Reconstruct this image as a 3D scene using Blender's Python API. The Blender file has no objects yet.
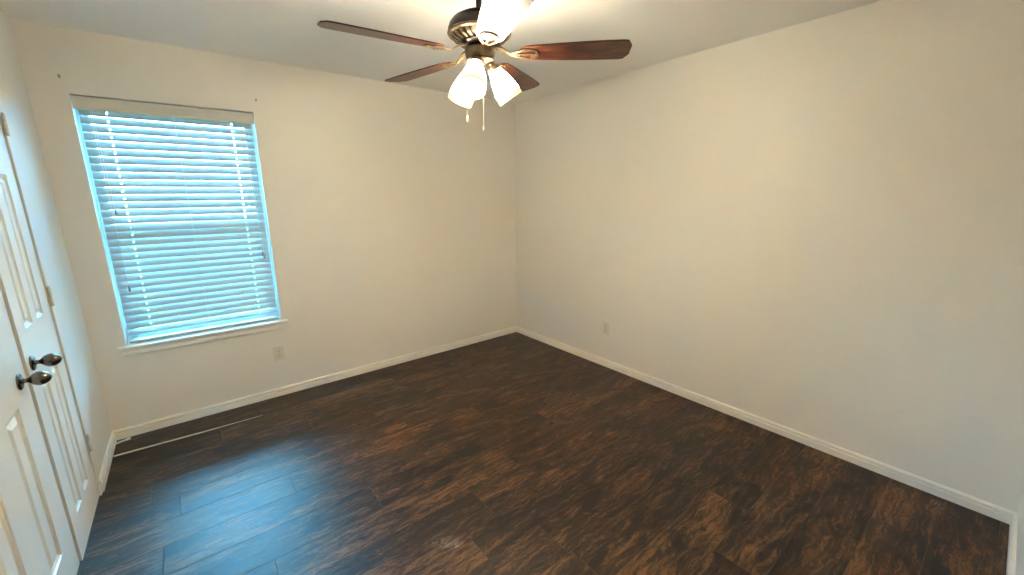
import bpy, bmesh, math, random
from mathutils import Vector, Matrix
random.seed(7)
PI = math.pi
scene = bpy.context.scene
C = scene.collection

# ---------------------------------------------------------------- room frame
# x: 0 (left wall) .. RX (right wall);  y: 0 (window wall) .. -NY (near wall)
RX, NY, H = 3.3717, 3.6669, 2.44

# ---------------------------------------------------------------- camera
cx, cy, cz, yaw, pit, rol, FPX = 0.5367, -3.4643, 1.5201, 0.6755, -0.2204, -0.0087, 408.18
fw = Vector((math.sin(yaw)*math.cos(pit), math.cos(yaw)*math.cos(pit), math.sin(pit)))
rt0 = Vector((math.cos(yaw), -math.sin(yaw), 0)); up0 = rt0.cross(fw)
rt = math.cos(rol)*rt0 + math.sin(rol)*up0
up = -math.sin(rol)*rt0 + math.cos(rol)*up0
cam_d = bpy.data.cameras.new('camera'); cam = bpy.data.objects.new('camera', cam_d); C.objects.link(cam)
cam_d.sensor_fit = 'HORIZONTAL'; cam_d.sensor_width = 36.0; cam_d.lens = FPX*36.0/1024.0
cam_d.clip_start = 0.02; cam_d.clip_end = 200
m = Matrix((rt, up, -fw)).transposed().to_4x4(); m.translation = (cx, cy, cz)
cam.matrix_world = m
scene.camera = cam

# ---------------------------------------------------------------- world: bright overcast daylight
w = bpy.data.worlds.new('daylight'); scene.world = w; w.use_nodes = True
bg = w.node_tree.nodes['Background']
SKY = 3.5
bg.inputs['Color'].default_value = (0.19, 0.61, 1.0, 1); bg.inputs['Strength'].default_value = SKY
# sampling portal in the window opening (gives no light of its own)
pd = bpy.data.lights.new('window_portal', 'AREA'); pd.shape = 'RECTANGLE'; pd.size = .86; pd.size_y = 1.47
pd.cycles.is_portal = True
po = bpy.data.objects.new('window_portal', pd); C.objects.link(po)
po.location = (.596, .135, 1.355); po.rotation_euler = (-PI/2, 0, 0)   # faces into the room (-y)

LAMP = 28.0          # emission of each bulb
GLASS = 3.7         # glow of the frosted lamp glass
vs = scene.view_settings
vs.view_transform = 'Standard'; vs.look = 'None'; vs.gamma = 1.0; vs.use_curve_mapping = False
vs.exposure = 4.6
scene.cycles.max_bounces = 10; scene.cycles.diffuse_bounces = 6; scene.cycles.glossy_bounces = 4
scene.cycles.transmission_bounces = 6; scene.cycles.transparent_max_bounces = 12
scene.cycles.use_denoising = True
scene.cycles.caustics_reflective = False; scene.cycles.caustics_refractive = False
scene.cycles.sample_clamp_indirect = 6.0

# ---------------------------------------------------------------- materials
def mat(name, col, rough=.5, metal=0., spec=.5):
    mt = bpy.data.materials.new(name); mt.use_nodes = True
    b = mt.node_tree.nodes['Principled BSDF']
    b.inputs['Base Color'].default_value = (*col, 1); b.inputs['Roughness'].default_value = rough
    b.inputs['Metallic'].default_value = metal; b.inputs['Specular IOR Level'].default_value = spec
    return mt
def N(mt, t, **kw):
    n = mt.node_tree.nodes.new(t)
    for k, v in kw.items():
        if hasattr(n, k): setattr(n, k, v)
        else: n.inputs[k].default_value = v
    return n
def L(mt, a, b): mt.node_tree.links.new(a, b)
def add_bump(mt, scale, strength, dist=.002, stretch=(1, 1, 1), detail=3, colvar=0.0):
    tc = N(mt, 'ShaderNodeTexCoord'); mp = N(mt, 'ShaderNodeMapping'); mp.inputs['Scale'].default_value = stretch
    nz = N(mt, 'ShaderNodeTexNoise'); nz.inputs['Scale'].default_value = scale; nz.inputs['Detail'].default_value = detail
    bp = N(mt, 'ShaderNodeBump'); bp.inputs['Strength'].default_value = strength; bp.inputs['Distance'].default_value = dist
    L(mt, tc.outputs['Object'], mp.inputs['Vector']); L(mt, mp.outputs[0], nz.inputs['Vector'])
    L(mt, nz.outputs['Fac'], bp.inputs['Height'])
    b = mt.node_tree.nodes['Principled BSDF']; L(mt, bp.outputs[0], b.inputs['Normal'])
    if colvar:
        base = b.inputs['Base Color'].default_value[:]
        r = N(mt, 'ShaderNodeValToRGB')
        r.color_ramp.elements[0].position = .3; r.color_ramp.elements[1].position = .7
        r.color_ramp.elements[0].color = (*[c*(1-colvar) for c in base[:3]], 1); r.color_ramp.elements[1].color = (*[min(1, c*(1+colvar)) for c in base[:3]], 1)
        L(mt, nz.outputs['Fac'], r.inputs['Fac']); L(mt, r.outputs[0], b.inputs['Base Color'])
    return mt

M = {}
M['wall'] = add_bump(mat('wall_paint', (.83, .80, .745), .42, 0, .35), 160, .12, .0015, colvar=.012)
M['ceiling'] = add_bump(mat('ceiling_paint', (.89, .89, .88), .9, 0, .1), 110, .35, .003, colvar=.02)
M['trim'] = add_bump(mat('trim_paint', (.86, .83, .77), .35), 40, .05, .001)
M['door'] = add_bump(mat('door_paint', (.82, .77, .69), .33), 60, .06, .0008, stretch=(1, 3, .15))
M['gap'] = mat('bare_wood_and_gap_shade', (.12, .075, .045), .8)  # bare wood of the leaf edges, also the painted shade behind the door gaps
M['vinyl'] = add_bump(mat('window_vinyl', (.82, .84, .84), .4), 30, .02, .001)
M['plastic'] = add_bump(mat('outlet_plastic', (.74, .70, .62), .3), 50, .02, .0005)
M['slot'] = mat('outlet_slot_dark', (.12, .10, .08), .6)
M['pewter'] = add_bump(mat('pewter_metal', (.20, .165, .13), .26, 1.0), 40, .05, .0005, colvar=.15)
M['hinge'] = add_bump(mat('aged_brass_nickel', (.60, .50, .37), .42, .15), 60, .05, .0004, colvar=.1)
M['screw'] = mat('screw_steel', (.2, .16, .12), .4, .9)
M['bronze'] = add_bump(mat('dark_bronze', (.014, .008, .006), .32, .4), 50, .08, .0008, colvar=.2)
M['gilt'] = add_bump(mat('rubbed_bronze', (.16, .115, .065), .36, .8), 70, .15, .001, colvar=.3)
M['cord'] = add_bump(mat('white_cord', (.82, .84, .82), .7), 300, .2, .0005)
M['tassel'] = mat('grey_tassel', (.30, .31, .31), .5)
M['fitter'] = add_bump(mat('fitter_bronze', (.085, .060, .034), .40, .7), 70, .1, .001, colvar=.2)
M['chain'] = mat('pull_chain_metal', (.45, .38, .26), .4, .6)
M['fob'] = mat('fob_white', (.85, .82, .75), .4)
M['rubber'] = mat('rubber_tip', (.85, .84, .80), .6)
M['foam'] = mat('plank_core', (.88, .83, .70), .7)
M['filler'] = mat('screw_hole_filler', (.36, .32, .27), .9)
M['outside'] = add_bump(mat('grass_ground', (.10, .16, .06), .9), 3, .4, .02, colvar=.4)

# blind slats: white faux wood that lets a little daylight through
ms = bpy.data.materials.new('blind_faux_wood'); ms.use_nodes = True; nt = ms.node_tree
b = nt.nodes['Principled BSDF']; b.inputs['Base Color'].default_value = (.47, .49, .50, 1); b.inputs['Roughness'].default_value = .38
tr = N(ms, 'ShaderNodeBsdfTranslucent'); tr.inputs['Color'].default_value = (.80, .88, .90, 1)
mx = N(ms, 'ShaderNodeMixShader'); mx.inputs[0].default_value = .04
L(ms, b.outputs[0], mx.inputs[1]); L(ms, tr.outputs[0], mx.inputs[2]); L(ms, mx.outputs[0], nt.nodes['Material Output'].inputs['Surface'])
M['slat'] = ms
M['valance'] = add_bump(mat('blind_valance', (.68, .65, .58), .4), 20, .03, .001, stretch=(.2, 1, 6))

# window glass: clear pane, reflects by angle
mg = bpy.data.materials.new('window_glass'); mg.use_nodes = True; nt = mg.node_tree
nt.nodes.remove(nt.nodes['Principled BSDF'])
t_ = N(mg, 'ShaderNodeBsdfTransparent'); t_.inputs[0].default_value = (.93, .97, .96, 1)
g_ = N(mg, 'ShaderNodeBsdfGlossy'); g_.inputs['Roughness'].default_value = .02
f_ = N(mg, 'ShaderNodeFresnel'); f_.inputs['IOR'].default_value = 1.45
mx = N(mg, 'ShaderNodeMixShader'); L(mg, f_.outputs[0], mx.inputs[0]); L(mg, t_.outputs[0], mx.inputs[1]); L(mg, g_.outputs[0], mx.inputs[2])
L(mg, mx.outputs[0], nt.nodes['Material Output'].inputs['Surface'])
M['glass'] = mg

# frosted lamp glass lit by the bulb inside it
mf = bpy.data.materials.new('frosted_amber_glass'); mf.use_nodes = True; nt = mf.node_tree
b = nt.nodes['Principled BSDF']; b.inputs['Base Color'].default_value = (.90, .80, .55, 1); b.inputs['Roughness'].default_value = .35
b.inputs['Emission Color'].default_value = (1.0, .87, .64, 1); b.inputs['Emission Strength'].default_value = GLASS
M['shade'] = mf
M['shade_rim'] = mat('amber_glass_rim', (.85, .62, .25), .3); M['shade_rim'].node_tree.nodes['Principled BSDF'].inputs['Emission Color'].default_value = (1.0, .74, .34, 1); M['shade_rim'].node_tree.nodes['Principled BSDF'].inputs['Emission Strength'].default_value = .05
mb = bpy.data.materials.new('lit_bulb'); mb.use_nodes = True; nt = mb.node_tree
nt.nodes.remove(nt.nodes['Principled BSDF']); e = N(mb, 'ShaderNodeEmission'); e.inputs['Color'].default_value = (1.0, .87, .72, 1); e.inputs['Strength'].default_value = LAMP
L(mb, e.outputs[0], nt.nodes['Material Output'].inputs['Surface'])
M['bulb'] = mb

# wood shared builder --------------------------------------------------------
def wood(name, dark, mid, light, rough, scale=1.0, attr=None, warp=.065, bump=.75, scuffs=()):
    mt = bpy.data.materials.new(name); mt.use_nodes = True; nt = mt.node_tree; b = nt.nodes['Principled BSDF']
    tc = N(mt, 'ShaderNodeTexCoord')
    src = tc.outputs['Object']
    if attr:
        at = N(mt, 'ShaderNodeAttribute'); at.attribute_name = attr
        sc = N(mt, 'ShaderNodeVectorMath', operation='SCALE'); sc.inputs['Scale'].default_value = 37.0
        L(mt, at.outputs['Color'], sc.inputs[0])
        ad = N(mt, 'ShaderNodeVectorMath', operation='ADD'); L(mt, src, ad.inputs[0]); L(mt, sc.outputs[0], ad.inputs[1]); src = ad.outputs[0]
    def mapped(s):
        mp = N(mt, 'ShaderNodeMapping'); mp.inputs['Scale'].default_value = s; L(mt, src, mp.inputs['Vector']); return mp.outputs[0]
    def noise(vec, sc, det, dist=0., rough=.55):
        n = N(mt, 'ShaderNodeTexNoise'); n.inputs['Scale'].default_value = sc; n.inputs['Detail'].default_value = det
        n.inputs['Distortion'].default_value = dist; n.inputs['Roughness'].default_value = rough; L(mt, vec, n.inputs['Vector']); return n.outputs['Fac']
    def ramp(v, stops):
        r = N(mt, 'ShaderNodeValToRGB'); cr = r.color_ramp
        while len(cr.elements) < len(stops): cr.elements.new(.5)
        for el, (p, c) in zip(cr.elements, stops): el.position = p; el.color = (*c, 1) if len(c) == 3 else c
        L(mt, v, r.inputs['Fac']); return r.outputs[0]
    def math_(op, a, bb):
        n = N(mt, 'ShaderNodeMath', operation=op)
        for i, v in enumerate((a, bb)):
            if isinstance(v, (int, float)): n.inputs[i].default_value = v
            else: L(mt, v, n.inputs[i])
        return n.outputs[0]
    s = scale
    wn = N(mt, 'ShaderNodeTexNoise'); wn.inputs['Scale'].default_value = 8*s; wn.inputs['Detail'].default_value = 3; L(mt, mapped((1, 2.2, 1)), wn.inputs['Vector'])
    wc = N(mt, 'ShaderNodeVectorMath', operation='SUBTRACT'); L(mt, wn.outputs['Color'], wc.inputs[0]); wc.inputs[1].default_value = (.5, .5, .5)
    wm = N(mt, 'ShaderNodeVectorMath', operation='MULTIPLY'); L(mt, wc.outputs[0], wm.inputs[0]); wm.inputs[1].default_value = (warp*1.5, warp, 0)
    wa = N(mt, 'ShaderNodeVectorMath', operation='ADD'); L(mt, src, wa.inputs[0]); L(mt, wm.outputs[0], wa.inputs[1])
    raw = src; src = wa.outputs[0]
    blot = noise(mapped((1.7*s, 5.2*s, 3*s)), 1.9, 5, .8, .6)          # broad figure along the board
    grain = noise(mapped((9*s, 40*s, 10*s)), 2.0, 8, 1.2, .70)        # wavy grain
    fine = noise(mapped((36*s, 190*s, 20*s)), 1.0, 5, .8, .65)          # pores
    wv = N(mt, 'ShaderNodeTexWave', wave_type='BANDS', bands_direction='Y'); L(mt, mapped((.9*s, 6*s, 1)), wv.inputs['Vector'])
    wv.inputs['Scale'].default_value = 1.6; wv.inputs['Distortion'].default_value = 11; wv.inputs['Detail'].default_value = 3; wv.inputs['Detail Scale'].default_value = 1.6; wv.inputs['Detail Roughness'].default_value = .6
    v = math_('MULTIPLY', blot, .40); v = math_('ADD', v, math_('MULTIPLY', grain, .36)); v = math_('ADD', v, math_('MULTIPLY', fine, .18))
    v = math_('ADD', v, math_('MULTIPLY', wv.outputs['Fac'], .06))
    kn = noise(mapped((2.6*s, 7*s, 3*s)), 1.3, 3, .6)
    v = math_('SUBTRACT', v, math_('MULTIPLY', math_('MAXIMUM', math_('SUBTRACT', kn, .56), 0.0), 1.1))
    if attr:
        sp = N(mt, 'ShaderNodeSeparateColor'); L(mt, at.outputs['Color'], sp.inputs[0])
        v = math_('ADD', v, math_('MULTIPLY', math_('SUBTRACT', sp.outputs[0], .5), .055))
    col = ramp(v, [(.41, dark), (.50, mid), (.60, light)])
    L(mt, col, b.inputs['Base Color'])
    for (sx, sy, sr) in scuffs:
        dm = N(mt, 'ShaderNodeMapping'); dm.inputs['Location'].default_value = (-sx, -sy*1.6, 0); dm.inputs['Scale'].default_value = (1, 1.6, 0); L(mt, tc.outputs['Object'], dm.inputs['Vector'])
        ln = N(mt, 'ShaderNodeVectorMath', operation='LENGTH'); L(mt, dm.outputs[0], ln.inputs[0])
        fo = math_('MAXIMUM', math_('SUBTRACT', 1.0, math_('MULTIPLY', ln.outputs['Value'], 1/sr)), 0.0)
        fo = math_('MULTIPLY', fo, math_('MULTIPLY', math_('MAXIMUM', math_('SUBTRACT', grain, .44), 0.0), 3.6))
        mc = N(mt, 'ShaderNodeMixRGB'); L(mt, fo, mc.inputs[0]); L(mt, col, mc.inputs[1]); mc.inputs[2].default_value = (.42, .36, .32, 1); col = mc.outputs[0]
    if scuffs: L(mt, col, b.inputs['Base Color'])
    rr = math_('ADD', rough-.10, math_('MULTIPLY', grain, .20)); L(mt, rr, b.inputs['Roughness'])
    bp = N(mt, 'ShaderNodeBump'); bp.inputs['Strength'].default_value = bump; bp.inputs['Distance'].default_value = .0022
    hh = math_('ADD', math_('MULTIPLY', grain, .7), math_('ADD', math_('MULTIPLY', fine, .25), math_('MULTIPLY', blot, .9))); L(mt, hh, bp.inputs['Height'])
    L(mt, bp.outputs[0], b.inputs['Normal'])
    return mt
M['floor'] = wood('scraped_dark_hickory', (.0065, .0028, .0014), (.042, .017, .0062), (.175, .076, .026), .39, attr='plank', scuffs=((1.27, -2.07, .055), (1.23, -2.045, .040), (1.29, -2.11, .035), (3.28, -3.42, .045)))
M['floor_edge'] = mat('plank_edge', (.085, .048, .030), .5)
M['floor'].node_tree.nodes['Principled BSDF'].inputs['Specular IOR Level'].default_value = .40
M['blade'] = wood('mahogany_blade', (.018, .004, .002), (.060, .014, .006), (.14, .042, .016), .34, warp=.02, bump=.08)

# ---------------------------------------------------------------- mesh helpers
def obj(name, bm, material, parent=None, smooth=False, label=None, mats=None):
    me = bpy.data.meshes.new(name); bmesh.ops.recalc_face_normals(bm, faces=bm.faces[:])
    bm.to_mesh(me); bm.free()
    for mm in (mats or [material]): me.materials.append(mm)
    if smooth:
        for p in me.polygons: p.use_smooth = True
        me.set_sharp_from_angle(angle=math.radians(38)) if hasattr(me, 'set_sharp_from_angle') else None
    o = bpy.data.objects.new(name, me); C.objects.link(o)
    if parent: o.parent = parent
    if label: o['label'] = label
    return o
def empty(name, loc=(0, 0, 0), rz=0):
    o = bpy.data.objects.new(name, None); C.objects.link(o); o.location = loc; o.rotation_euler = (0, 0, rz); o.empty_display_size = .1
    return o
def tag(o, label, cat, group=None):
    o['label'] = label; o['category'] = cat
    if group: o['group'] = group
    return o
def struct(o, label=None):
    o['kind'] = 'structure'
    if label: o['label'] = label
    return o
def box(bm, x0, x1, y0, y1, z0, z1, bev=0., mi=0):
    r = bmesh.ops.create_cube(bm, size=1.0)
    vs_ = r['verts']
    for v in vs_:
        v.co = Vector((x0+(v.co.x+.5)*(x1-x0), y0+(v.co.y+.5)*(y1-y0), z0+(v.co.z+.5)*(z1-z0)))
    fs = {f for v in vs_ for f in v.link_faces}
    for f in fs: f.material_index = mi
    if bev:
        es = {e for v in vs_ for e in v.link_edges}
        bmesh.ops.bevel(bm, geom=list(es), offset=bev, segments=2, affect='EDGES', profile=.5)
def lathe(bm, prof, seg=32, mtx=None, cap=True):
    """revolve (r,z) profile about z, then transform"""
    rings = []
    for r, z in prof:
        if r < 1e-6: rings.append([bm.verts.new((0, 0, z))])
        else: rings.append([bm.verts.new((r*math.cos(2*PI*i/seg), r*math.sin(2*PI*i/seg), z)) for i in range(seg)])
    for a, b_ in zip(rings, rings[1:]):
        for i in range(seg):
            j = (i+1) % seg
            if len(a) == 1 and len(b_) == 1: continue
            if len(a) == 1: bm.faces.new((a[0], b_[i], b_[j]))
            elif len(b_) == 1: bm.faces.new((a[i], b_[0], a[j]))
            else: bm.faces.new((a[i], b_[i], b_[j], a[j]))
    if cap:
        for rg in (rings[0], rings[-1]):
            if len(rg) > 1: bm.faces.new(rg)
    vs_ = [v for rg in rings for v in rg]
    if mtx:
        for v in vs_: v.co = mtx @ v.co
    return vs_
def tube(bm, pts, rad, seg=10, cap=True):
    pts = [Vector(p) for p in pts]; rads = rad if isinstance(rad, (list, tuple)) else [rad]*len(pts)
    rings = []; prev = None
    for i, p in enumerate(pts):
        d = (pts[min(i+1, len(pts)-1)] - pts[max(i-1, 0)]).normalized()
        if prev is None: a = d.orthogonal().normalized()
        else: a = (prev - d*prev.dot(d)).normalized()
        prev = a; c = d.cross(a)
        rings.append([bm.verts.new(p + rads[i]*(a*math.cos(2*PI*k/seg) + c*math.sin(2*PI*k/seg))) for k in range(seg)])
    for a, b_ in zip(rings, rings[1:]):
        for i in range(seg): bm.faces.new((a[i], a[(i+1) % seg], b_[(i+1) % seg], b_[i]))
    if cap: bm.faces.new(rings[0][::-1]); bm.faces.new(rings[-1])
def sweep(bm, prof, p0, p1, nrm):
    """extrude profile [(out,z)] from p0 to p1 on a wall; nrm = direction out of the wall"""
    n = Vector(nrm); a = [bm.verts.new(Vector(p0)+n*o+Vector((0, 0, z))) for o, z in prof]
    b_ = [bm.verts.new(Vector(p1)+n*o+Vector((0, 0, z))) for o, z in prof]
    k = len(prof)
    for i in range(k): bm.faces.new((a[i], a[(i+1) % k], b_[(i+1) % k], b_[i]))
    bm.faces.new(a); bm.faces.new(b_[::-1])

# ---------------------------------------------------------------- setting: walls, ceiling, floor
WX0, WX1, WZ0, WZ1, WT = .155, 1.037, .600, 2.100, .16          # window opening and wall thickness
bm = bmesh.new()
def quad(bm, *p): bm.faces.new([bm.verts.new(q) for q in p])
box(bm, -.12, WX0, 0, WT, 0, H); box(bm, WX1, RX+.12, 0, WT, 0, H)
box(bm, WX0, WX1, 0, WT, WZ1, H); box(bm, WX0, WX1, 0, WT, 0, WZ0)
struct(obj('wall_back', bm, M['wall']))
bm = bmesh.new(); box(bm, RX, RX+.12, -NY, 0, 0, H); struct(obj('wall_right', bm, M['wall']))
bm = bmesh.new(); box(bm, -.12, RX+.12, -NY-.12, -NY, 0, H); struct(obj('wall_front', bm, M['wall']))
# left wall with the closet opening
DY0, DYM, DY1, DZ = -.655, -1.170, -1.960, 2.05
bm = bmesh.new(); box(bm, -.12, 0, DY0+.012, 0, 0, H); box(bm, -.12, 0, -NY, DY1-.012, 0, H); box(bm, -.12, 0, DY1-.012, DY0+.012, DZ+.012, H)
struct(obj('wall_left', bm, M['wall']))
bm = bmesh.new(); box(bm, -.12, RX+.12, -NY-.12, WT, H, H+.1); struct(obj('ceiling', bm, M['ceiling']))

# floor: staggered planks running along x, each with a tiny bevelled edge
edges = [0.0, -.262, -.485, -.70] + [-.70-.195*k for k in range(1, 16)]
edges = [e_ for e_ in edges if e_ > -NY] + [-NY]
known = {-.70: .212, -1.09: .811, -1.285: 1.486, -1.48: 1.125, -1.675: .645, -2.065: 1.36, -2.26: 1.65}
bm = bmesh.new(); cl = bm.loops.layers.color.new('plank')
PL = 1.215; LIFT_X = .80
def plank(bm, x0, x1, y0, y1, z=0.):
    c = .0012; d = .0016
    o = [(x0, y0), (x1, y0), (x1, y1), (x0, y1)]; i_ = [(x0+c, y0+c), (x1-c, y0+c), (x1-c, y1-c), (x0+c, y1-c)]
    ov = [bm.verts.new((a, b_, z-d)) for a, b_ in o]; iv = [bm.verts.new((a, b_, z)) for a, b_ in i_]
    col = (random.random(), random.random(), random.random(), 1)
    f = bm.faces.new(iv); f.material_index = 0; fs = [f]
    for k in range(4):
        g = bm.faces.new((ov[k], ov[(k+1) % 4], iv[(k+1) % 4], iv[k])); g.material_index = 1; fs.append(g)
    for f in fs:
        for l in f.loops: l[cl] = col
for r_ in range(len(edges)-1):
    yt, yb = edges[r_], edges[r_+1]
    x = None
    for k_, v_ in known.items():
        if abs(yt-k_) < .01: x = v_
    if x is None: x = random.uniform(.05, 1.2) if r_ else LIFT_X
    while x > 0: x -= PL
    while x < RX:
        a, b_ = max(x, 0), min(x+PL, RX)
        if r_ == 0 and b_ <= LIFT_X + .01: x += PL; continue     # the lifted board is a thing of its own
        if b_-a > .01: plank(bm, a, b_, yb, yt)
        x += PL
# subfloor under the planks
nb = len(bm.faces)
box(bm, -.12, RX+.12, -NY-.12, WT, -.06, -.0105, mi=1)
for f in bm.faces[:]:
    for l in f.loops:
        if l[cl][3] == 0: l[cl] = (.5, .5, .5, 1)
struct(obj('floor', bm, None, mats=[M['floor'], M['floor_edge']]))

# lifted board at the window wall
bm = bmesh.new(); cl2 = bm.loops.layers.color.new('plank')
n_ = 12; top_b, top_f, bot_f, bot_b = [], [], [], []
for i in range(n_+1):
    t = i/n_; x = .022+(LIFT_X-.022)*t; lift = .018*(1-t) + .0003
    yb = edges[1] + .001
    top_b.append(bm.verts.new((x, -.0165, .0002))); top_f.append(bm.verts.new((x, yb, lift)))
    bot_b.append(bm.verts.new((x, -.0165, -.010))); bot_f.append(bm.verts.new((x, yb, lift-.0098)))
for i in range(n_):
    f = bm.faces.new((top_b[i], top_b[i+1], top_f[i+1], top_f[i])); f.material_index = 0
    f = bm.faces.new((top_f[i], top_f[i+1], bot_f[i+1], bot_f[i])); f.material_index = 1
    f = bm.faces.new((bot_f[i], bot_f[i+1], bot_b[i+1], bot_b[i])); f.material_index = 1
    f = bm.faces.new((bot_b[i], bot_b[i+1], top_b[i+1], top_b[i])); f.material_index = 1
for k in (0, n_):
    f = bm.faces.new((top_b[k], top_f[k], bot_f[k], bot_b[k])); f.material_index = 1
for f in bm.faces:
    for l in f.loops: l[cl2] = (.15, .33, .71, 1)
lp = obj('floor_plank', bm, None, mats=[M['floor'], M['foam']])
tag(lp, 'dark floor plank along the window wall with its pale front edge lifted', 'floor board')

# baseboards
BP = [(0, 0), (.0145, 0), (.0145, .0365), (.0135, .0380), (.0020, .0385), (.0020, .0465), (.0115, .0470), (.0125, .053), (.0100, .059), (.004, .064), (0, .064)]
bm = bmesh.new(); sweep(bm, BP, (0, 0, 0), (RX, 0, 0), (0, -1, 0)); struct(obj('baseboard_back', bm, M['trim']))
bm = bmesh.new(); sweep(bm, BP, (RX, -.0137, 0), (RX, -NY, 0), (-1, 0, 0)); struct(obj('baseboard_right', bm, M['trim']))
bm = bmesh.new(); sweep(bm, BP, (0, -NY, 0), (RX-.0137, -NY, 0), (0, 1, 0)); struct(obj('baseboard_front', bm, M['trim']))
bm = bmesh.new(); sweep(bm, BP, (0, -.0137, 0), (0, DY0+.036, 0), (1, 0, 0)); sweep(bm, BP, (0, DY1-.036, 0), (0, -NY+.0137, 0), (1, 0, 0)); struct(obj('baseboard_left', bm, M['trim']))

# ---------------------------------------------------------------- closet doors in the left wall
bm = bmesh.new()   # thin jamb trim around the opening, both sides and head
box(bm, -.10, .009, DY0+.0015, DY0+.034, 0, DZ+.034, .003); box(bm, -.10, .009, DY1-.034, DY1-.0015, 0, DZ+.034, .003); box(bm, -.10, .009, DY1, DY0, DZ+.0015, DZ+.034, .003)
struct(obj('trim_1', bm, M['door'], label='narrow painted jamb around the closet doors'))
bm = bmesh.new(); box(bm, -.118, -.085, DY1, DY0, 0, DZ)   # dark sheet added behind the leaves, standing in for shade in the gaps
struct(obj('gap_shade_sheet', bm, M['gap'], label='dark sheet behind the closet doors standing in for shade in the gaps'))

def panel_door(name, ya, yb, cols, rows, X):
    """leaf between ya (far) and yb (near), front face at x=0; cols/rows = panel rectangles"""
    T = .035
    ys = sorted({ya, yb, *[c for cc in cols for c in cc]}); zs = sorted({.008, DZ-.003, *[r for rr in rows for r in rr]})
    bm = bmesh.new(); V = {}
    def v(x, y, z):
        k = (round(x, 5), round(y, 5), round(z, 5))
        if k not in V: V[k] = bm.verts.new(k)
        return V[k]
    isp = lambda y0, y1, z0, z1: any(abs(y0-min(c)) < 1e-6 and abs(y1-max(c)) < 1e-6 for c in cols) and any(abs(z0-r[0]) < 1e-6 and abs(z1-r[1]) < 1e-6 for r in rows)
    for y0, y1 in zip(ys, ys[1:]):
        for z0, z1 in zip(zs, zs[1:]):
            if not isp(y0, y1, z0, z1):
                bm.faces.new((v(X, y0, z0), v(X, y1, z0), v(X, y1, z1), v(X, y0, z1)))
                continue
            wd = y1-y0
            lay = [(0, 0), (.004, -.005), (min(.016, wd*.14), -.0095), (min(.020, wd*.18), -.0095), (min(.040, wd*.34), -.0020)]
            prev = None
            for ins, dx in lay:
                ring = [v(X+dx, y0+ins, z0+ins), v(X+dx, y1-ins, z0+ins), v(X+dx, y1-ins, z1-ins), v(X+dx, y0+ins, z1-ins)]
                if prev:
                    for k in range(4): bm.faces.new((prev[k], prev[(k+1) % 4], ring[(k+1) % 4], ring[k]))
                prev = ring
            bm.faces.new(prev)
    y0, y1, z0, z1 = ys[0], ys[-1], zs[0], zs[-1]
    bz = [bm.verts.new(p) for p in ((X-T, y0, z0), (X-T, y1, z0), (X-T, y1, z1), (X-T, y0, z1))]
    bm.faces.new(bz)
    for a, b_ in zip(ys, ys[1:]):
        pass
    # rim
    bot = [v(X, y, z0) for y in ys]; topv = [v(X, y, z1) for y in ys]
    lef = [v(X, y0, z) for z in zs]; rig = [v(X, y1, z) for z in zs]
    bm.faces.new(bot + [bz[1], bz[0]]); bm.faces.new(topv + [bz[2], bz[3]]); bm.faces.new(lef + [bz[3], bz[0]]); bm.faces.new(rig + [bz[2], bz[1]])
    for f in bm.faces:
        if abs(f.calc_center_median().x-X+T/2) < 1e-4 and f.calc_area() > .01: f.material_index = 1
    return obj(name, bm, None, mats=[M['door'], M['gap']])
ROWS = [(.175, .800), (1.025, 1.625), (1.735, 1.925)]
d1 = struct(panel_door('door_1', DY0-.006, DYM+.006, [(-.885, -.780), (-1.062, -.957)], ROWS, .001), 'far leaf of the white panelled closet doors')
d2 = struct(panel_door('door_2', DYM-.006, DY1+.006, [(-1.475, -1.330), (-1.800, -1.655)], ROWS, -.006), 'near leaf of the white panelled closet doors')
bm = bmesh.new()
def knob(door, y, z, x0):
    mt_ = Matrix.Translation((x0, y, z)) @ Matrix.Rotation(PI/2, 4, 'Y')      # z axis -> +x
    bm = bmesh.new(); lathe(bm, [(0, .0002), (.030, .0002), (.031, .003), (.028, .006), (.022, .008), (.017, .0095), (0, .010)], 32, mt_)
    h = obj('rosette', bm, M['pewter'], door, True)
    bm = bmesh.new(); lathe(bm, [(0, .006), (.011, .006), (.0085, .012), (.0085, .022), (.012, .027), (.0195, .034), (.0255, .046), (.0265, .055), (.0235, .066), (.016, .076), (.008, .081), (.004, .0825), (0, .083)], 32, mt_)
    obj('door_knob', bm, M['pewter'], door, True)
knob(d1, -1.106, .895, .0012); knob(d2, -1.262, .874, -.0058)
def hinge(door, y, z, s=1):
    bm = bmesh.new(); box(bm, .0092, .0115, y+.002*s, y+.030*s, z-.044, z+.044, .0006)
    h = obj('hinge', bm, M['hinge'], door)
    bm = bmesh.new()
    for k in range(5): tube(bm, [(.012, y, z-.044+.0178*k), (.012, y, z-.044+.0178*k+.0165)], .0062, 12)
    lathe(bm, [(0, .0), (.004, 0), (.005, .003), (.003, .006), (0, .007)], 10, Matrix.Translation((.012, y, z+.0445)))
    obj('hinge_knuckle', bm, M['hinge'], h, True)
    bm = bmesh.new()
    for dz, dy in ((-.03, .020), (0, .012), (.03, .020)): lathe(bm, [(0, 0), (.0038, 0), (.003, .0012), (0, .0014)], 10, Matrix.Translation((.0114, y+dy*s, z+dz)) @ Matrix.Rotation(PI/2, 4, 'Y'))
    obj('hinge_screw', bm, M['screw'], h)
for z in (.305, 1.078, 1.836): hinge(d1, DY0-.0005, z); hinge(d2, DY1+.0005, z, -1)

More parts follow.
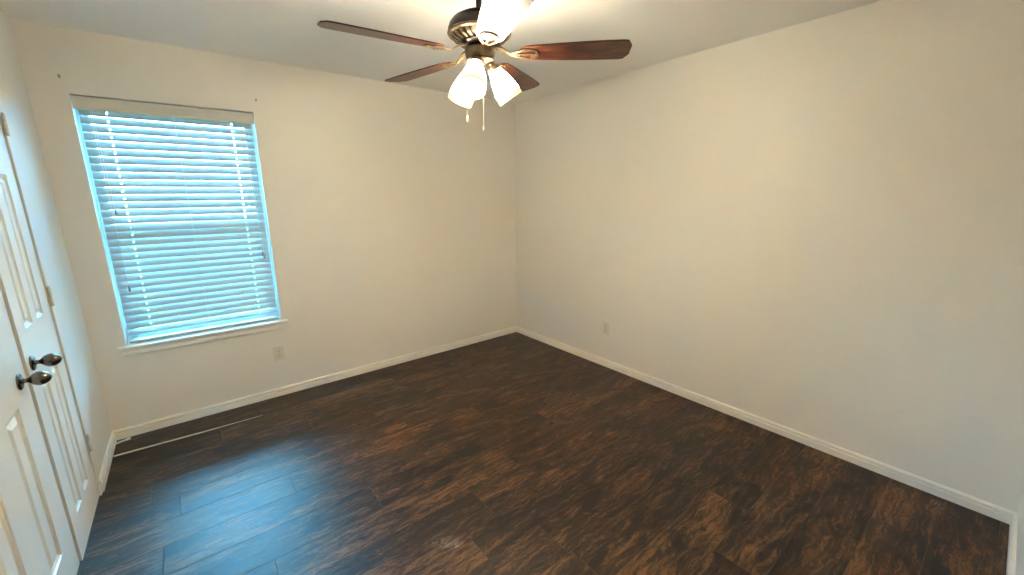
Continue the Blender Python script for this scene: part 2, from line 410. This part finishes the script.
# spring door stop on the left baseboard
ds = empty('door_stop', (.0146, -.125, .027)); ds.rotation_euler = (0, -.16, 0)
ax = Matrix.Rotation(PI/2, 4, 'Y')
bm = bmesh.new(); lathe(bm, [(0, .001), (.0105, .001), (.0105, .004), (.006, .007), (0, .007)], 16, ax); obj('base', bm, M['trim'], ds, True)
bm = bmesh.new(); tube(bm, [(.006+.054*t/140, .0040*math.cos(t*.9), .0040*math.sin(t*.9)) for t in range(141)], .0016, 6); obj('spring', bm, M['rubber'], ds, True)
bm = bmesh.new(); lathe(bm, [(0, .058), (.0060, .058), (.0075, .061), (.0075, .074), (.006, .079), (0, .080)], 14, ax); obj('tip', bm, M['rubber'], ds, True)
tag(ds, 'small white spring door stop on the left baseboard beside the window wall corner', 'door stop')

# ---------------------------------------------------------------- window
win = struct(empty('window_1', ((WX0+WX1)/2, 0, WZ0)), 'single hung window behind the white blind')
def wpart(name, bm, m_, parent=None, **k):
    o = obj(name, bm, m_, parent or win, **k)
    if parent is None: o.location = -Vector(win.location)
    return o
bm = bmesh.new(); FB = .024
for (a, b_, c, d) in ((WX0, WX0+FB, WZ0, WZ1), (WX1-FB, WX1, WZ0, WZ1), (WX0+FB, WX1-FB, WZ1-FB, WZ1), (WX0+FB, WX1-FB, WZ0, WZ0+FB)): box(bm, a+.0005, b_-.0005, .098, .150, c+.0005, d-.0005, .003)
wpart('window_frame', bm, M['vinyl'])
zmid = (WZ0+WZ1)/2
def sash(z0, z1, y):
    bm = bmesh.new(); s = .026; x0, x1 = WX0+FB, WX1-FB
    for (a, b_, c, d) in ((x0, x0+s, z0, z1), (x1-s, x1, z0, z1), (x0+s, x1-s, z1-s, z1), (x0+s, x1-s, z0, z0+s)): box(bm, a, b_, y, y+.020, c, d, .002)
    o = wpart('sash', bm, M['vinyl'])
    bm = bmesh.new(); box(bm, x0+s, x1-s, y+.008, y+.012, z0+s, z1-s); obj('glass_pane', bm, M['glass'], o)
sash(WZ0+FB, zmid+.016, .100); sash(zmid-.016, WZ1-FB, .124)
bm = bmesh.new(); box(bm, .111, 1.074, -.030, -.0003, .588, .607, .005); box(bm, WX0+.001, WX1-.001, -.002, .097, .6003, .607, 0)
wpart('window_stool', bm, M['trim'])
bm = bmesh.new(); sweep(bm, [(0.0003, .540), (.010, .540), (.013, .546), (.013, .562), (.0105, .566), (.0105, .580), (.016, .588), (0.0003, .588)], (.132, 0, 0), (1.047, 0, 0), (0, -1, 0)); wpart('window_apron', bm, M['trim'])

# blind
bl = empty('window_blind', ((WX0+WX1)/2, .045, WZ0))
BX0, BX1 = WX0+.017, WX1-.017; BY = .045
off = -Vector(bl.location)
def bpart(name, bm, m_, parent=None, **k):
    o = obj(name, bm, m_, parent or bl, **k)
    if parent is None: o.location = off
    return o
bm = bmesh.new()
sweep(bm, [(.0, .0), (.004, .0), (.0065, .004), (.0065, .012), (.0045, .016), (.0045, .050), (.0065, .054), (.0065, .066), (.003, .072), (0, .072)], (WX0+.004, .010, 2.021), (WX1-.004, .010, 2.021), (0, -1, 0))
bpart('valance', bm, M['valance'])
bm = bmesh.new(); box(bm, BX0, BX1, .018, .068, 2.050, 2.092, .002); bpart('head_rail', bm, M['valance'])
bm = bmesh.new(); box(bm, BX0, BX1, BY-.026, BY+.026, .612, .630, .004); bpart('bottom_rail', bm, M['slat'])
LX = (.290, .598, .905)
# one slat: curved strip with rout holes where the ladders pass
def slat_bm(length, width, hole_x):
    bm = bmesh.new(); th = .0028
    xs = [-length/2]
    for h in hole_x: xs += [h-.0035, h+.0035]
    xs += [length/2]; us = [-width/2, -.009, .009, width/2]
    us = sorted(set(us + [-width*.36, width*.36])); crown = .0022
    zc = lambda u: crown*(1-(2*u/width)**2)
    top = {}; bot = {}
    for i, x in enumerate(xs):
        for j, u in enumerate(us):
            e_ = .0008 if j in (0, len(us)-1) else 0
            top[i, j] = bm.verts.new((x, u, zc(u)+th/2-e_)); bot[i, j] = bm.verts.new((x, u, zc(u)-th/2+e_))
    ni, nj = len(xs)-1, len(us)-1
    hole = lambda i, j: (i % 2 == 1) and abs((us[j]+us[j+1])/2) < .002 and 0 < i < ni
    ok = lambda i, j: 0 <= i < ni and 0 <= j < nj and not hole(i, j)
    for i in range(ni):
        for j in range(nj):
            if not ok(i, j): continue
            bm.faces.new((top[i, j], top[i+1, j], top[i+1, j+1], top[i, j+1]))
            bm.faces.new((bot[i, j], bot[i, j+1], bot[i+1, j+1], bot[i+1, j]))
            for (di, dj, a, b_) in ((-1, 0, (i, j), (i, j+1)), (1, 0, (i+1, j), (i+1, j+1)), (0, -1, (i, j), (i+1, j)), (0, 1, (i, j+1), (i+1, j+1))):
                if not ok(i+di, j+dj): bm.faces.new((top[a], top[b_], bot[b_], bot[a]))
    return bm
xc = (BX0+BX1)/2; NSL = 31; TILT = math.radians(58)
s0 = None
zlo, zhi = .680, 2.015
for i in range(NSL):
    z = zlo + (zhi-zlo)*i/(NSL-1)
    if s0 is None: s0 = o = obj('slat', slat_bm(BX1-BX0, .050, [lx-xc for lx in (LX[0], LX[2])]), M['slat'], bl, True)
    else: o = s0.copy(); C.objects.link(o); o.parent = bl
    t = TILT + math.radians(random.uniform(-1.6, 1.6))
    if i == 0: t = math.radians(30)
    o.location = Vector((xc, BY, z)) + off; o.rotation_euler = (t, math.radians(random.uniform(-.06, .06)), 0)   # inner edge (-y) down
for lx in LX:
    bm = bmesh.new(); yo = .025*math.cos(TILT)+.0035
    for s_ in (-1, 1): tube(bm, [(lx, BY+s_*yo, .630), (lx, BY+s_*yo, 2.052)], .0009, 6)
    bpart('ladder_cord', bm, M['cord'])
def pull(x, z, x2=None, y=-.002):
    bm = bmesh.new(); x2 = x2 or x
    tube(bm, [(x, y+.002, 2.020), (x*.7+x2*.3, y, (2.02+z)/2+.1), (x2, y, z+.018)], .0010, 6); c_ = bpart('pull_cord', bm, M['cord'])
    bm = bmesh.new(); lathe(bm, [(0, .020), (.0025, .019), (.0045, .012), (.0062, -.010), (.0058, -.016), (0, -.018)], 12, Matrix.Translation((x2, y, z))); obj('tassel', bm, M['tassel'], c_, True)
pull(.232, 1.446, .242); pull(.224, .972, .228); pull(.962, 1.127, .975); pull(.972, 1.105, .983)
tag(bl, 'white wide-slat window blind with tilted slats, lit from behind', 'blind')

# ground outside
bm = bmesh.new(); box(bm, -15, 18, .5, 30, -.5, -.3); struct(obj('ground', bm, M['outside']))

# ---------------------------------------------------------------- outlets
def outlet(loc, rz, label):
    r = empty('wall_outlet', loc, rz)          # local -y is out of the wall
    bm = bmesh.new(); box(bm, -.035, .035, -.0055, -.0003, -.0575, .0575, .0022); obj('cover_plate', bm, M['plastic'], r)
    for s_ in (-1, 1):
        bm = bmesh.new(); box(bm, -.0165, .0165, -.0075, -.0052, s_*.0195-.014, s_*.0195+.014, .001); rc = obj('receptacle', bm, M['plastic'], r)
        bm = bmesh.new()
        for dx in (-.0065, .0065): box(bm, dx-.0012, dx+.0012, -.0079, -.0074, s_*.0195-.001, s_*.0195+.0075)
        lathe(bm, [(0, 0), (.0025, 0), (.0025, .0005), (0, .0005)], 12, Matrix.Translation((0, -.0074, s_*.0195-.0075)) @ Matrix.Rotation(PI/2, 4, 'X')); obj('slot', bm, M['slot'], rc)
    bm = bmesh.new(); lathe(bm, [(0, 0), (.003, 0), (.0025, .0012), (0, .0014)], 12, Matrix.Translation((0, -.0054, 0)) @ Matrix.Rotation(PI/2, 4, 'X')); obj('screw', bm, M['screw'], r)
    return tag(r, label, 'outlet')
outlet((.988, 0, .347), 0, 'white electrical outlet low on the wall below the window')
outlet((RX, -1.268, .357), -PI/2, 'white electrical outlet low on the bare right wall')

# anchors left in the wall above the window
for x, z, lb in ((.132, 2.186, 'small grey screw anchor in the wall above the window, left one'), (1.064, 2.182, 'small grey screw anchor in the wall above the window, right one')):
    bm = bmesh.new(); lathe(bm, [(0, 0), (.0060, 0), (.0052, .0018), (.0025, .0020), (.002, -.0), (0, .0002)], 14, Matrix.Scale(1.7, 4, (0, 0, 1)) @ Matrix.Rotation(PI/2, 4, 'X'), cap=False)
    o = obj('screw_anchor', bm, M['filler']); o.location = (x, -.0002, z); tag(o, lb, 'anchor', None)

# ---------------------------------------------------------------- ceiling fan
FX, FY = 1.690, -1.810
fan = empty('ceiling_fan', (FX, FY, H))
T0 = Matrix.Translation((0, 0, -H))       # parts are written with world heights
squash = ('motor_housing', 'motor_band', 'vent_bowl', 'vent_rib')
def fpart(name, bm, m_, parent=None, smooth=True, **k):
    for v in bm.verts:
        if name in squash and v.co.z > 2.1862: v.co.z = 2.1862 + (v.co.z-2.1862)*.84
        v.co.z -= H
    return obj(name, bm, m_, parent or fan, smooth, **k)
bm = bmesh.new(); lathe(bm, [(0, 2.4395), (.066, 2.4395), (.068, 2.432), (.062, 2.405), (.040, 2.384), (.022, 2.378), (0, 2.378)], 40); fpart('canopy', bm, M['bronze'])
bm = bmesh.new(); tube(bm, [(0, 0, 2.285), (0, 0, 2.385)], .0125, 20); lathe(bm, [(.013, 2.318), (.022, 2.314), (.025, 2.303), (.0, 2.298)], 24, cap=False); fpart('downrod', bm, M['bronze'])
bm = bmesh.new(); lathe(bm, [(0, 2.326), (.050, 2.324), (.086, 2.314), (.114, 2.296), (.131, 2.272), (.138, 2.246), (.138, 2.232), (0, 2.232)], 56); fpart('motor_housing', bm, M['bronze'])
bm = bmesh.new(); lathe(bm, [(0, 2.2325), (.140, 2.2325), (.142, 2.227), (.139, 2.221), (.130, 2.217), (0, 2.217)], 56); tr_ = fpart('motor_band', bm, M['gilt'])
# vented lower bowl: dark core and slanted gilt ribs
bm = bmesh.new(); lathe(bm, [(0, 2.2175), (.122, 2.2175), (.108, 2.200), (.084, 2.186), (0, 2.186)], 48); vc = fpart('vent_bowl', bm, M['bronze'])
bm = bmesh.new()
for k in range(24):
    a = 2*PI*k/24; d_ = .11
    P = [(.131, 2.218, a), (.116, 2.198, a+d_*.4), (.088, 2.183, a+d_)]
    hw = .0085
    prev = None
    for r_, z_, an in P:
        rad = Vector((math.cos(an), math.sin(an), 0)); tg = Vector((-math.sin(an), math.cos(an), 0))
        ww = hw*r_/.131
        q = [bm.verts.new(rad*r_+tg*ww+Vector((0, 0, z_))), bm.verts.new(rad*r_-tg*ww+Vector((0, 0, z_))), bm.verts.new(rad*(r_-.010)-tg*ww+Vector((0, 0, z_+.004))), bm.verts.new(rad*(r_-.010)+tg*ww+Vector((0, 0, z_+.004)))]
        if prev:
            for j in range(4): bm.faces.new((prev[j], prev[(j+1) % 4], q[(j+1) % 4], q[j]))
        else: bm.faces.new(q)
        prev = q
    bm.faces.new(prev[::-1])
fpart('vent_rib', bm, M['gilt'], vc, smooth=False)
bm = bmesh.new(); lathe(bm, [(0, 2.187), (.090, 2.187), (.092, 2.181), (.084, 2.175), (.060, 2.172), (0, 2.172)], 48); fpart('flywheel', bm, M['bronze'])
bm = bmesh.new(); lathe(bm, [(0, 2.173), (.052, 2.173), (.056, 2.166), (.066, 2.160), (.068, 2.152), (.063, 2.126), (.060, 2.118), (.064, 2.112), (.056, 2.104), (.034, 2.098), (.014, 2.094), (.010, 2.086), (0, 2.084)], 48); fpart('light_fitter', bm, M['fitter'])

def blade_bm():
    """blade pointing +x from r=.175 to .665, underside at z=0"""
    bm = bmesh.new(); pts = []
    r0, r1 = .178, .662
    out = []
    def hw(t):   # half width
        return .052 + .023*math.sin(min(t*1.15, 1)*PI/2)
    n = 26
    for i in range(n+1):
        t = i/n; x = r0+(r1-r0)*t; h_ = hw(t)
        if t < .10: h_ *= math.sqrt(max(0, 1-((.10-t)/.10)**2))*.55+.45
        if t > .93: h_ *= math.sqrt(max(0, 1-((t-.93)/.07)**2))*.55+.45
        out.append((x, h_))
    poly = [(x, h_) for x, h_ in out] + [(x, -h_) for x, h_ in reversed(out)]
    lo = [bm.verts.new((x, y, 0)) for x, y in poly]; hi = [bm.verts.new((x, y, .0055)) for x, y in poly]
    k = len(poly)
    for i in range(n):   # strips keep the faces clean
        bm.faces.new((lo[i], lo[i+1], lo[k-2-i], lo[k-1-i])); bm.faces.new((hi[i], hi[k-1-i], hi[k-2-i], hi[i+1]))
    for i in range(k): bm.faces.new((lo[i], hi[i], hi[(i+1) % k], lo[(i+1) % k]))
    return bm
PH0 = math.radians(-42.8); PITCH = math.radians(-10.5); ZB = 2.138
def bladeM(k): return Matrix.Rotation(PH0+k*2*PI/5, 4, 'Z')
def iron_bm():
    """decorative forked bracket, in blade frame (z=0 is the blade underside)"""
    bm = bmesh.new()
    # neck from the flywheel
    def strip(pts, wid, th):
        prev = None
        for i, p in enumerate(pts):
            p = Vector(p); d = (Vector(pts[min(i+1, len(pts)-1)])-Vector(pts[max(i-1, 0)])).normalized(); s_ = Vector((-d.y, d.x, 0)).normalized(); w_ = wid[i] if isinstance(wid, list) else wid
            q = [bm.verts.new(p+s_*w_), bm.verts.new(p-s_*w_), bm.verts.new(p-s_*w_-Vector((0, 0, th))), bm.verts.new(p+s_*w_-Vector((0, 0, th)))]
            if prev:
                for j in range(4): bm.faces.new((prev[j], prev[(j+1) % 4], q[(j+1) % 4], q[j]))
            else: bm.faces.new(q)
            prev = q
        bm.faces.new(prev[::-1])
    strip([(.070, 0, .032), (.100, 0, .026), (.125, 0, .010), (.145, 0, .0)], [.016, .013, .011, .012], .006)
    for s_ in (-1, 1):
        strip([(.140, s_*.004, -.0005), (.165, s_*.020, -.0008), (.195, s_*.033, -.0008), (.225, s_*.034, -.0008), (.248, s_*.022, -.0008), (.256, s_*.004, -.0008)], [.008, .0065, .006, .006, .0065, .008], .004)
    strip([(.140, 0, -.0005), (.20, 0, -.0012), (.262, 0, -.0008)], [.006, .004, .007], .004)
    for p in ((.252, 0), (.205, .035), (.205, -.035)): lathe(bm, [(0, -.0075), (.003, -.007), (.0045, -.0045), (.0045, -.001)], 12, Matrix.Translation((p[0], p[1], 0)), cap=False)
    return bm
b0 = i0 = None
for k in range(5):
    mtx = Matrix.Translation((0, 0, ZB-H)) @ bladeM(k) @ Matrix.Rotation(PITCH, 4, 'X')
    if b0 is None:
        b0 = o = obj('blade', blade_bm(), M['blade'], fan, False); i0 = q = obj('blade_iron', iron_bm(), M['gilt'], fan, False)
    else:
        o = b0.copy(); C.objects.link(o); o.parent = fan; q = i0.copy(); C.objects.link(q); q.parent = fan
    o.matrix_local = mtx; q.matrix_local = mtx

# three lamps
for k, az in enumerate((-140, -20, 100)):
    a = math.radians(az); d = Vector((math.cos(a), math.sin(a), 0)); tilt = math.radians(34)
    axis = (d*math.sin(tilt) - Vector((0, 0, 1))*math.cos(tilt))
    neck = d*.056 + Vector((0, 0, 2.096))
    mtx = Matrix.Translation(neck) @ axis.to_track_quat('Z', 'Y').to_matrix().to_4x4()
    bm = bmesh.new(); tube(bm, [d*.030+Vector((0, 0, 2.112)), d*.046+Vector((0, 0, 2.112)), neck+axis*.004], [.009, .010, .011], 14)
    arm = fpart('lamp_arm', bm, M['gilt'])
    bm = bmesh.new(); lathe(bm, [(0, -.004), (.018, -.004), (.027, .002), (.030, .012), (.030, .022), (.027, .022), (.026, .006), (0, .004)], 28, mtx, cap=False); fpart('lamp_socket', bm, M['gilt'], arm)
    bm = bmesh.new(); ou = [(.0275, .012), (.031, .028), (.040, .053), (.0495, .083), (.0555, .112), (.0580, .136), (.0592, .152), (.0595, .158)]
    lathe(bm, ou + [(.0580, .1595)] + [(r_-.0028, z_) for r_, z_ in reversed(ou)], 36, mtx, cap=False)
    inv = mtx.inverted()
    for f in bm.faces:
        c_ = inv @ f.calc_center_median()
        if c_.z > .140 or c_.z < .019: f.material_index = 1
    fpart('lamp_shade', bm, None, mats=[M['shade'], M['shade_rim']])
    bm = bmesh.new(); lathe(bm, [(0, .020), (.012, .021), (.013, .034), (.020, .050), (.0255, .066), (.0265, .078), (.023, .092), (.014, .101), (0, .104)], 20, mtx, cap=False); fpart('bulb', bm, M['bulb'])
# pull chains (screen-left one has a white fob)
rgt = Vector((math.cos(yaw), -math.sin(yaw), 0)); fwd = Vector((math.sin(yaw), math.cos(yaw), 0))
for dx, dy, z1, fob in ((-.064, -.012, 1.872, True), (.008, .030, 1.835, False)):
    p = rgt*dx + fwd*dy
    bm = bmesh.new(); tube(bm, [(p.x, p.y, 2.125), (p.x, p.y, z1)], .0006, 6)
    for i in range(int((2.125-z1)/.008)): lathe(bm, [(0, -.0012), (.0012, 0), (0, .0012)], 6, Matrix.Translation((p.x, p.y, 2.125-.008*i)))
    c_ = fpart('pull_chain', bm, M['chain'])
    bm = bmesh.new()
    if fob: lathe(bm, [(0, .012), (.002, .010), (.0045, 0), (.0048, -.008), (.003, -.014), (0, -.016)], 14, Matrix.Translation((p.x, p.y, z1)))
    else: lathe(bm, [(0, .006), (.003, .004), (.003, -.008), (0, -.010)], 12, Matrix.Translation((p.x, p.y, z1)))
    fpart('chain_fob', bm, M['fob'], c_)
tag(fan, 'bronze ceiling fan with five mahogany blades and three lit frosted lamps', 'ceiling fan')
